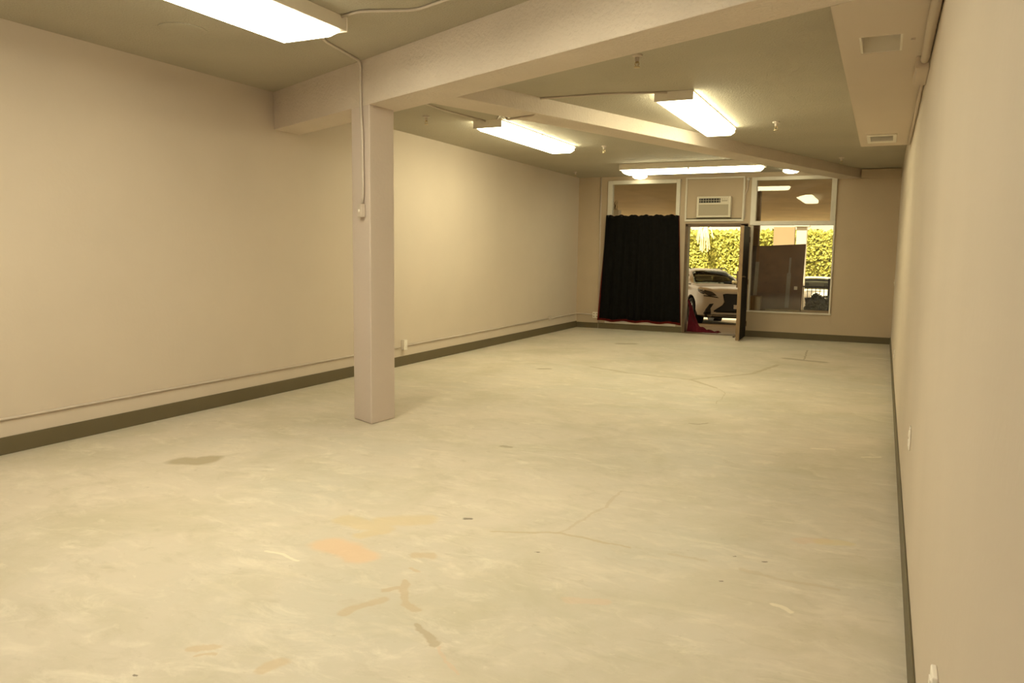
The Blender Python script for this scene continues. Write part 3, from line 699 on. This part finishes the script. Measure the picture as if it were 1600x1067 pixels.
# ------------------------------------------------------------------ boards and carton behind the window
bo = thing('brown_board', (-1.9, 16.0, .485), 'large dark brown board leaning upright behind the window glass', 'board')
def leanbox(m, x0, x1, z0, z1, y0, y1, th, skew=0.0):   # a panel leaning back from (y0,z0) to (y1,z1)
    m.hexa([(x0, y0, z0), (x1, y0, z0), (x1, y0+th, z0), (x0, y0+th, z0), (x0+.0, y1, z1-skew), (x1-.0, y1, z1), (x1, y1+th, z1), (x0, y1+th, z1-skew)]); return m
leanbox(MB(), -2.33, -1.41, .487, 1.79, 15.98, 16.28, .045, .05).build('panel', M['board'], bo, bevel=.004)
def onb(z): return 15.98 + (z-.487)/(1.79-.487)*.30
for x0, x1, z0, z1 in ((-2.325, -2.255, .77, 1.43), (-1.715, -1.64, .55, 1.22), (-1.69, -1.655, 1.22, 1.52)):
    leanbox(MB(), x0, x1, z0, z1, onb(z0)-.006, onb(z1)-.006, .005).build('strip', M['tape'], bo)['label'] = 'pale grey strip'
leanbox(MB(), -1.565, -1.505, .90, .965, onb(.90)-.006, onb(.965)-.006, .004).build('sticker', M['plastic'], bo)['label'] = 'small white sticker'
for x, z in ((-2.1, 1.38), (-2.1, 1.20), (-2.1, 1.02), (-1.75, .98), (-1.85, .86)):
    MB().lathe([(.012, 0), (.012, .004)], (x, onb(z)-.001, z), axis=(0,-1,.2), n=8).build('screw_hole', M['board_dark'], bo)
tag(leanbox(MB(), -2.50, -1.95, .487, 1.75, 16.25, 16.42, .03).build('dark_board', M['board_dark'], bevel=.003), 'narrower darker board standing behind the large brown one', 'board')
ct = thing('carton', (-2.27, 15.85, .485), 'small open brown carton on the ledge at the corner of the window', 'carton')
MB().box(-2.41, -2.14, 15.74, 15.95, .487, .765).build('box', M['carton'], ct, bevel=.003)
MB().box(-2.24, -2.14, 15.733, 15.739, .49, .76).build('label_panel', M['ledge'], ct)['label'] = 'paler side panel'
tag(MB().box(-2.05, -1.42, 15.78, 15.90, .487, .515).build('wood_strip', M['ledge'], bevel=.004), 'pale wooden strip lying on the ledge in front of the brown board', 'wood strip')

# shrub in a pot
sh = thing('potted_shrub', (-1.19, 17, gz(17)), 'round dark green potted shrub outside in front of the railing', 'shrub')
MB().lathe([(.15, 0), (.2, .32), (.215, .34), (.2, .36), (.17, .34)], (-1.19, 17, gz(17)), n=20).build('pot', M['pot'], sh)
MB().tube([(-1.19, 17, gz(17)+.3), (-1.18, 17, .45)], .02, 6).build('stem', M['twig'], sh)
lm = MB()
def sh_pt():
    while 1:
        v = Vector((random.gauss(0,1), random.gauss(0,1), random.gauss(0,1))).normalized()
        if v.z > -.8: break
    k = random.uniform(.55, 1.0)*(1+.12*math.sin(v.x*7)*math.sin(v.z*6))
    return (-1.19+v.x*.23*k, 17+v.y*.23*k, .52+v.z*.28*k), v
leaves(lm, 2600, sh_pt, .02, .045)
lm.build('foliage', M['shrub'], sh)

# railing
rl = thing('metal_railing', (-1.8, 19, gz(19)), 'black metal railing outside between the shrub and the far white car', 'railing')
zt = .88
MB().box(-2.7, -1.1, 18.98, 19.02, zt-.03, zt).build('top_rail', M['black_metal'], rl)
MB().box(-2.7, -1.1, 18.985, 19.015, -.08, -.05).build('bottom_rail', M['black_metal'], rl)
for x, z in ((-2.7, 1.0), (-1.105, 1.06)): MB().box(x-.022, x+.022, 18.978, 19.022, gz(19)-.02, z).build('post', M['black_metal'], rl)
bal0 = None
for i in range(17):
    x = -2.61+i*.088
    if bal0 is None:
        bal0 = MB().box(x-.007, x+.007, 18.993, 19.007, -.05, zt-.03).build('baluster', M['black_metal'], rl)
    else:
        q = bal0.copy(); COL.objects.link(q); q.parent = rl; q.location = (i*.088, 0, 0)

# red cloth at the threshold
def rc(u, v):
    x = -3.535 + u*.60; y = 15.66 + v*.42
    e = max(0.0, 1-((u-.0)/1.0))
    h = .58*math.exp(-(x+3.535)/.085)*(1-.35*abs(2*v-1)) + .055*(1-u)**.4*(1-abs(2*v-1)**2)
    fold = math.sin(v*17+u*9)*.022*(1-u) + math.sin(u*24+v*6)*.014
    edge = min(1, 8*v, 8*(1-v), 10*(1-u))
    return (x + .03*math.sin(v*11), y + .03*math.sin(u*15), max(gz(y)+.022 if y > 15.62 else .014, gz(y)+.012+h*edge+fold*edge+.02))
tag(MB().grid(rc, 60, 36).build('red_cloth', M['red_cloth'], smooth=True, solid=.006), 'crumpled crimson cloth heaped outside against the door frame', 'cloth')

# ------------------------------------------------------------------ car
def interp(tab, u):
    for a, b in zip(tab, tab[1:]):
        if u <= b[0]:
            t = (u-a[0])/(b[0]-a[0]); return [p+(q-p)*t for p, q in zip(a, b)]
    return list(tab[-1])
# u, half width, z bottom, z belt, z top, half roof width
CAR = [(0.0, .60, .30, .86, .90, .50), (.05, .70, .24, .90, .95, .58), (.16, .82, .20, .94, 1.0, .70), (.40, .895, .19, .975, 1.055, .78), (.9, .925, .19, 1.005, 1.10, .80),
       (1.22, .925, .19, 1.02, 1.135, .80), (1.42, .925, .19, 1.03, 1.20, .76), (1.75, .925, .19, 1.04, 1.42, .68), (2.08, .925, .19, 1.05, 1.58, .62), (2.5, .925, .19, 1.055, 1.64, .60),
       (3.2, .925, .20, 1.07, 1.63, .59), (3.8, .92, .21, 1.09, 1.55, .56), (4.15, .91, .24, 1.10, 1.38, .55), (4.4, .88, .28, 1.10, 1.19, .56), (4.58, .80, .34, 1.05, 1.10, .55), (4.63, .70, .42, .98, 1.02, .5)]
def car_sec(u):
    _, w, zb, ze, zt, wr = interp(CAR, u)
    half = [(0, zb), (w*.7, zb), (w*.93, zb+.05), (w, zb+.20), (w*.985, (zb+ze)*.52), (w, ze-.16), (w*.975, ze), (w*.6+wr*.4-.01, ze+(zt-ze)*.40), (wr+.02, zt-(zt-ze)*.22), (wr*.8, zt-.02), (wr*.4, zt-.003), (0, zt)]
    return half
def make_car(root):
    bm = MB(); us = []
    u = 0
    for a, b in zip(CAR, CAR[1:]):
        n = max(1, int(round((b[0]-a[0])/.12)))
        us += [a[0]+(b[0]-a[0])*k/n for k in range(n)]
    us.append(CAR[-1][0])
    rows = []
    for u in us:
        hs = car_sec(u); ring = [(-y, z) for y, z in hs] + [(y, z) for y, z in hs[-2:0:-1]]
        rows.append([bm.bm.verts.new((-u, y, z)) for y, z in ring])
    n = len(rows[0])
    for p, q in zip(rows, rows[1:]):
        for k in range(n): bm.bm.faces.new([p[k], p[(k+1)%n], q[(k+1)%n], q[k]])
    bm.bm.faces.new(rows[0][::-1]); bm.bm.faces.new(rows[-1])
    bmesh.ops.recalc_face_normals(bm.bm, faces=bm.bm.faces[:])
    tree = BVHTree.FromBMesh(bm.bm)
    body = bm.build('body', M['car_paint'], root, smooth=True)
    # wheel arches
    WX = (.93, 3.59)
    cut = MB()
    for wx in WX:
        for s in (-1, 1): cut.lathe([(.445, 0), (.445, .5)], (-wx, s*.62, .37), axis=(0, s, 0), n=28)
    cme = bpy.data.meshes.new('arch_cut'); bmesh.ops.recalc_face_normals(cut.bm, faces=cut.bm.faces[:]); cut.bm.to_mesh(cme); cut.bm.free()
    co = bpy.data.objects.new('arch_cut', cme); COL.objects.link(co)
    def side_prism(m, poly, y0, y1):
        a = [m.bm.verts.new((-p[0], y0, p[1])) for p in poly]; b = [m.bm.verts.new((-p[0], y1, p[1])) for p in poly]; n = len(poly)
        m.bm.faces.new(a); m.bm.faces.new(b[::-1])
        for i in range(n): m.bm.faces.new([a[i], b[i], b[(i+1)%n], a[(i+1)%n]])
    cuts = [co]
    for kind, poly in (('side', [(1.62, 1.085), (3.75, 1.13), (4.0, 1.22), (3.7, 1.43), (3.3, 1.50), (2.20, 1.50), (1.95, 1.40)]),
                       ('top', [(1.32, -.64), (1.38, -.68), (2.02, -.54), (2.04, 0), (2.02, .54), (1.38, .68), (1.32, .64)]),
                       ('top', [(3.9, -.48), (4.28, -.5), (4.28, .5), (3.9, .48)])):
        cm = MB()
        if kind == 'side': side_prism(cm, poly, -1.2, 1.2)
        else: cm.prism([(-p[0], p[1]) for p in poly], 1.11 if poly[0][0] < 2 else 1.20, 1.9)
        cme2 = bpy.data.meshes.new('cabin_cut'); bmesh.ops.recalc_face_normals(cm.bm, faces=cm.bm.faces[:]); cm.bm.to_mesh(cme2); cm.bm.free()
        c2 = bpy.data.objects.new('cabin_cut', cme2); COL.objects.link(c2); cuts.append(c2)
    for cq in cuts:
        md = body.modifiers.new('arch', 'BOOLEAN'); md.object = cq; md.operation = 'DIFFERENCE'; md.solver = 'EXACT'
    body.location = (0,0,0)
    dg = bpy.context.evaluated_depsgraph_get()
    # evaluated at identity: root is placed afterwards
    nm = bpy.data.meshes.new_from_object(body.evaluated_get(dg)); body.modifiers.clear(); body.data = nm
    for cq in cuts: bpy.data.objects.remove(cq)
    for p in body.data.polygons: p.use_smooth = True
    try: body.data.set_sharp_from_angle(angle=math.radians(35))
    except Exception: pass
    def patch(name, m, poly, mode, off=.008, par=None, step=.05, side=1):
        # flat outline, gridded by clipping, thrown on the body along an axis; 'front': (y,z), 'side': (u,z), 'top': (u,y)
        pb = bmesh.new(); f = pb.faces.new([pb.verts.new((p[0], p[1], 0)) for p in poly])
        for ax in (0, 1):
            lo, hi = min(p[ax] for p in poly), max(p[ax] for p in poly); k = lo+step
            while k < hi-1e-4:
                no = [0,0,0]; no[ax] = 1; co_ = [0,0,0]; co_[ax] = k
                bmesh.ops.bisect_plane(pb, geom=pb.verts[:]+pb.edges[:]+pb.faces[:], plane_co=co_, plane_no=no); k += step
        for v in pb.verts:
            a, b = v.co.x, v.co.y
            if mode == 'front': o, d = Vector((2, a, b)), Vector((-1, 0, 0))
            elif mode == 'side': o, d = Vector((-a, 3*side, b)), Vector((0, -side, 0))
            elif mode == 'rear': o, d = Vector((-7, a, b)), Vector((1, 0, 0))
            else: o, d = Vector((-a, b, 4)), Vector((0, 0, -1))
            h = tree.ray_cast(o, d)
            v.co = (h[0] - d*off) if h[0] else (o + d*2)
        r = MB(); r.bm.free(); r.bm = pb
        return r.build(name, M[m], par or root, smooth=True, solid=.006)
    # glass
    patch('windshield', 'car_glass', [(1.30, -.66), (1.30, .66), (1.36, .70), (2.03, .56), (2.05, 0), (2.03, -.56), (1.36, -.70)], 'top', .006, step=.12)
    patch('rear_window', 'car_glass', [(3.98, -.5), (3.98, .5), (4.33, .55), (4.33, -.55)], 'top', .006, step=.12)
    for s in (-1, 1):
        patch('side_window', 'car_glass', [(1.62, 1.085), (2.62, 1.10), (2.62, 1.50), (2.20, 1.50), (1.95, 1.40)], 'side', .006, step=.1, side=s)
        patch('side_window', 'car_glass', [(2.72, 1.10), (3.75, 1.13), (4.0, 1.22), (3.7, 1.43), (3.3, 1.50), (2.72, 1.51)], 'side', .006, step=.1, side=s)
        patch('headlight', 'headlamp', [(s*.47, .80), (s*.60, .90), (s*.83, .965), (s*.80, .86), (s*.68, .78)] if True else None, 'front', .010, step=.06)
        patch('headlight', 'headlamp', [(.13, .83), (.13, .92), (.46, .985), (.38, .92), (.26, .86)], 'side', .010, step=.06, side=s)
        patch('running_light', 'car_black', [(s*.40, .73), (s*.46, .765), (s*.80, .80), (s*.80, .775)], 'front', .010, step=.06)
        patch('fog_light', 'car_black', [(s*.60, .28), (s*.78, .28), (s*.74, .42), (s*.66, .56), (s*.55, .58), (s*.63, .44)], 'front', .012, step=.06)
        patch('tail_light', 'redlining', [(s*.45, .86), (s*.68, .92), (s*.68, .99), (s*.45, .95)], 'rear', .01, step=.06)
        mb = MB().lathe([(.03, 0), (.09, .03), (.10, .10), (.07, .17), (.02, .19)], (-1.62, s*.92, 1.10), axis=(0, s, .15), n=14)
        mb.build('mirror', M['car_paint'], root, smooth=True)
        dh = MB().box(-2.55, -2.38, s*.925, s*.955, .93, .955); dh.build('door_handle', M['chrome'], root, bevel=.004)
    for s in (-1, 1):
        MB().hexa([(-2.63, s*.70, 1.09), (-2.72, s*.70, 1.09), (-2.72, s*.88, 1.09), (-2.63, s*.88, 1.09), (-2.63, s*.60, 1.53), (-2.72, s*.60, 1.53), (-2.72, s*.68, 1.53), (-2.63, s*.68, 1.53)]).build('door_pillar', M['car_black'], root)
        MB().box(-2.62, -2.50, s*.38-.22, s*.38+.22, 1.06, 1.22).build('seat_back', M['car_black'], root, bevel=.04)
        MB().box(-2.61, -2.51, s*.38-.12, s*.38+.12, 1.25, 1.42).build('headrest', M['car_black'], root, bevel=.035)
    MB().box(-4.0, -1.32, -.84, .84, 1.115, 1.135).build('cabin_trim', M['car_black'], root)
    g = patch('grille', 'car_black', [(-.30, .84), (-.22, .86), (.22, .86), (.30, .84), (.24, .62), (.30, .54), (.54, .38), (.54, .345), (-.54, .345), (-.54, .38), (-.30, .54), (-.24, .62)], 'front', .012, step=.06)
    br = MB()
    for i in range(9):
        z = .33+i*.057; w = .50-.9*abs(z-.30) if z < .55 else .22
        h = tree.ray_cast(Vector((2, 0, z)), Vector((-1, 0, 0)))
        br.box(h[0].x+.012, h[0].x+.022, -w, w, z, z+.012)
    br.build('grille_bar', M['car_black'], g)
    patch('bumper_lip', 'car_black', [(-.78, .20), (.78, .20), (.76, .27), (-.76, .27)], 'front', .014, step=.08)
    MB().box(.01, .022, .02, .32, .44, .56).build('number_plate', M['plastic'], root, bevel=.004)
    for wx in WX:
        for s in (-1, 1):
            MB().lathe([(.01, .005), (.442, .005), (.442, .27), (.425, .27), (.425, .02), (.01, .02)], (-wx, s*.62, .37), axis=(0, s, 0), n=28).build('wheel_arch', M['car_black'], root)
            c = (-wx, s*.69, .36)
            w = MB().lathe([(.24, 0), (.345, .0), (.362, .03), (.362, .19), (.345, .225), (.25, .225), (.245, .19)], c, axis=(0, s, 0), n=32).build('wheel', M['tyre'], root, smooth=True)
            r = MB().lathe([(.245, .12), (.25, .205), (.23, .205), (.22, .16), (.05, .15), (.05, .19), (.01, .19)], c, axis=(0, s, 0), n=28)
            for k in range(5):
                a = 2*PI*k/5; d = Vector((math.cos(a), 0, math.sin(a))); t = Vector((-math.sin(a), 0, math.cos(a)))
                r.obox(Vector(c)+Vector((0, s*.19, 0))+d*.14, d*.10, t*.028, (0, .012, 0))
            r.build('rim', M['alloy'], w)
    MB().box(-4.3, -.4, -.62, .62, .17, .22).build('underbody', M['car_black'], root)
    for s in (-1, 1):   # roof rails
        MB().tube([(-2.15, s*.56, 1.60), (-2.4, s*.565, 1.665), (-3.4, s*.56, 1.66), (-3.75, s*.54, 1.58)], .014, 8).build('roof_rail', M['car_black'], root, smooth=True)
car = thing('car', (0, 0, 0), 'white sport utility car parked facing the open door', 'car')
make_car(car)
def car_matrix(ox, oy, th):
    n = Vector((0, SL, 1)).normalized(); f = Vector((math.sin(th), -math.cos(th), 0)); f = (f - n*f.dot(n)).normalized(); l = n.cross(f)
    return Matrix(((f.x, l.x, n.x, ox), (f.y, l.y, n.y, oy), (f.z, l.z, n.z, gz(oy)), (0,0,0,1)))
CAR2 = (-2.02, 27.3, math.radians(3))
car2 = dup(car, None, 'white car parked far outside behind the black railing', matrix=car_matrix(*CAR2))
car.matrix_world = car_matrix(-3.752, 22.18, math.radians(30))

# ------------------------------------------------------------------ light outside
w = bpy.data.worlds.new('world'); SC.world = w; w.use_nodes = True
bg = w.node_tree.nodes['Background']; bg.inputs['Color'].default_value = (1.0, .84, .54, 1); bg.inputs['Strength'].default_value = 1.5
sun = bpy.data.lights.new('sun', 'SUN'); sun.energy = 12.0; sun.angle = .01; sun.color = (1, .88, .55)
so = bpy.data.objects.new('sun', sun); COL.objects.link(so)
sd = Vector((.3, 1.0, -1.8)).normalized()
so.rotation_euler = sd.to_track_quat('-Z', 'Y').to_euler()

# ------------------------------------------------------------------ colour management
vs = SC.view_settings
SC.display_settings.display_device = 'sRGB'
vs.view_transform = 'Standard'; vs.look = 'None'; vs.exposure = 0.0; vs.gamma = 1.0; vs.use_curve_mapping = False
SC.cycles.use_denoising = True
SC.cycles.max_bounces = 12; SC.cycles.diffuse_bounces = 8; SC.cycles.transparent_max_bounces = 16
SC.cycles.sample_clamp_indirect = 6
SC.cycles.caustics_reflective = False; SC.cycles.caustics_refractive = False
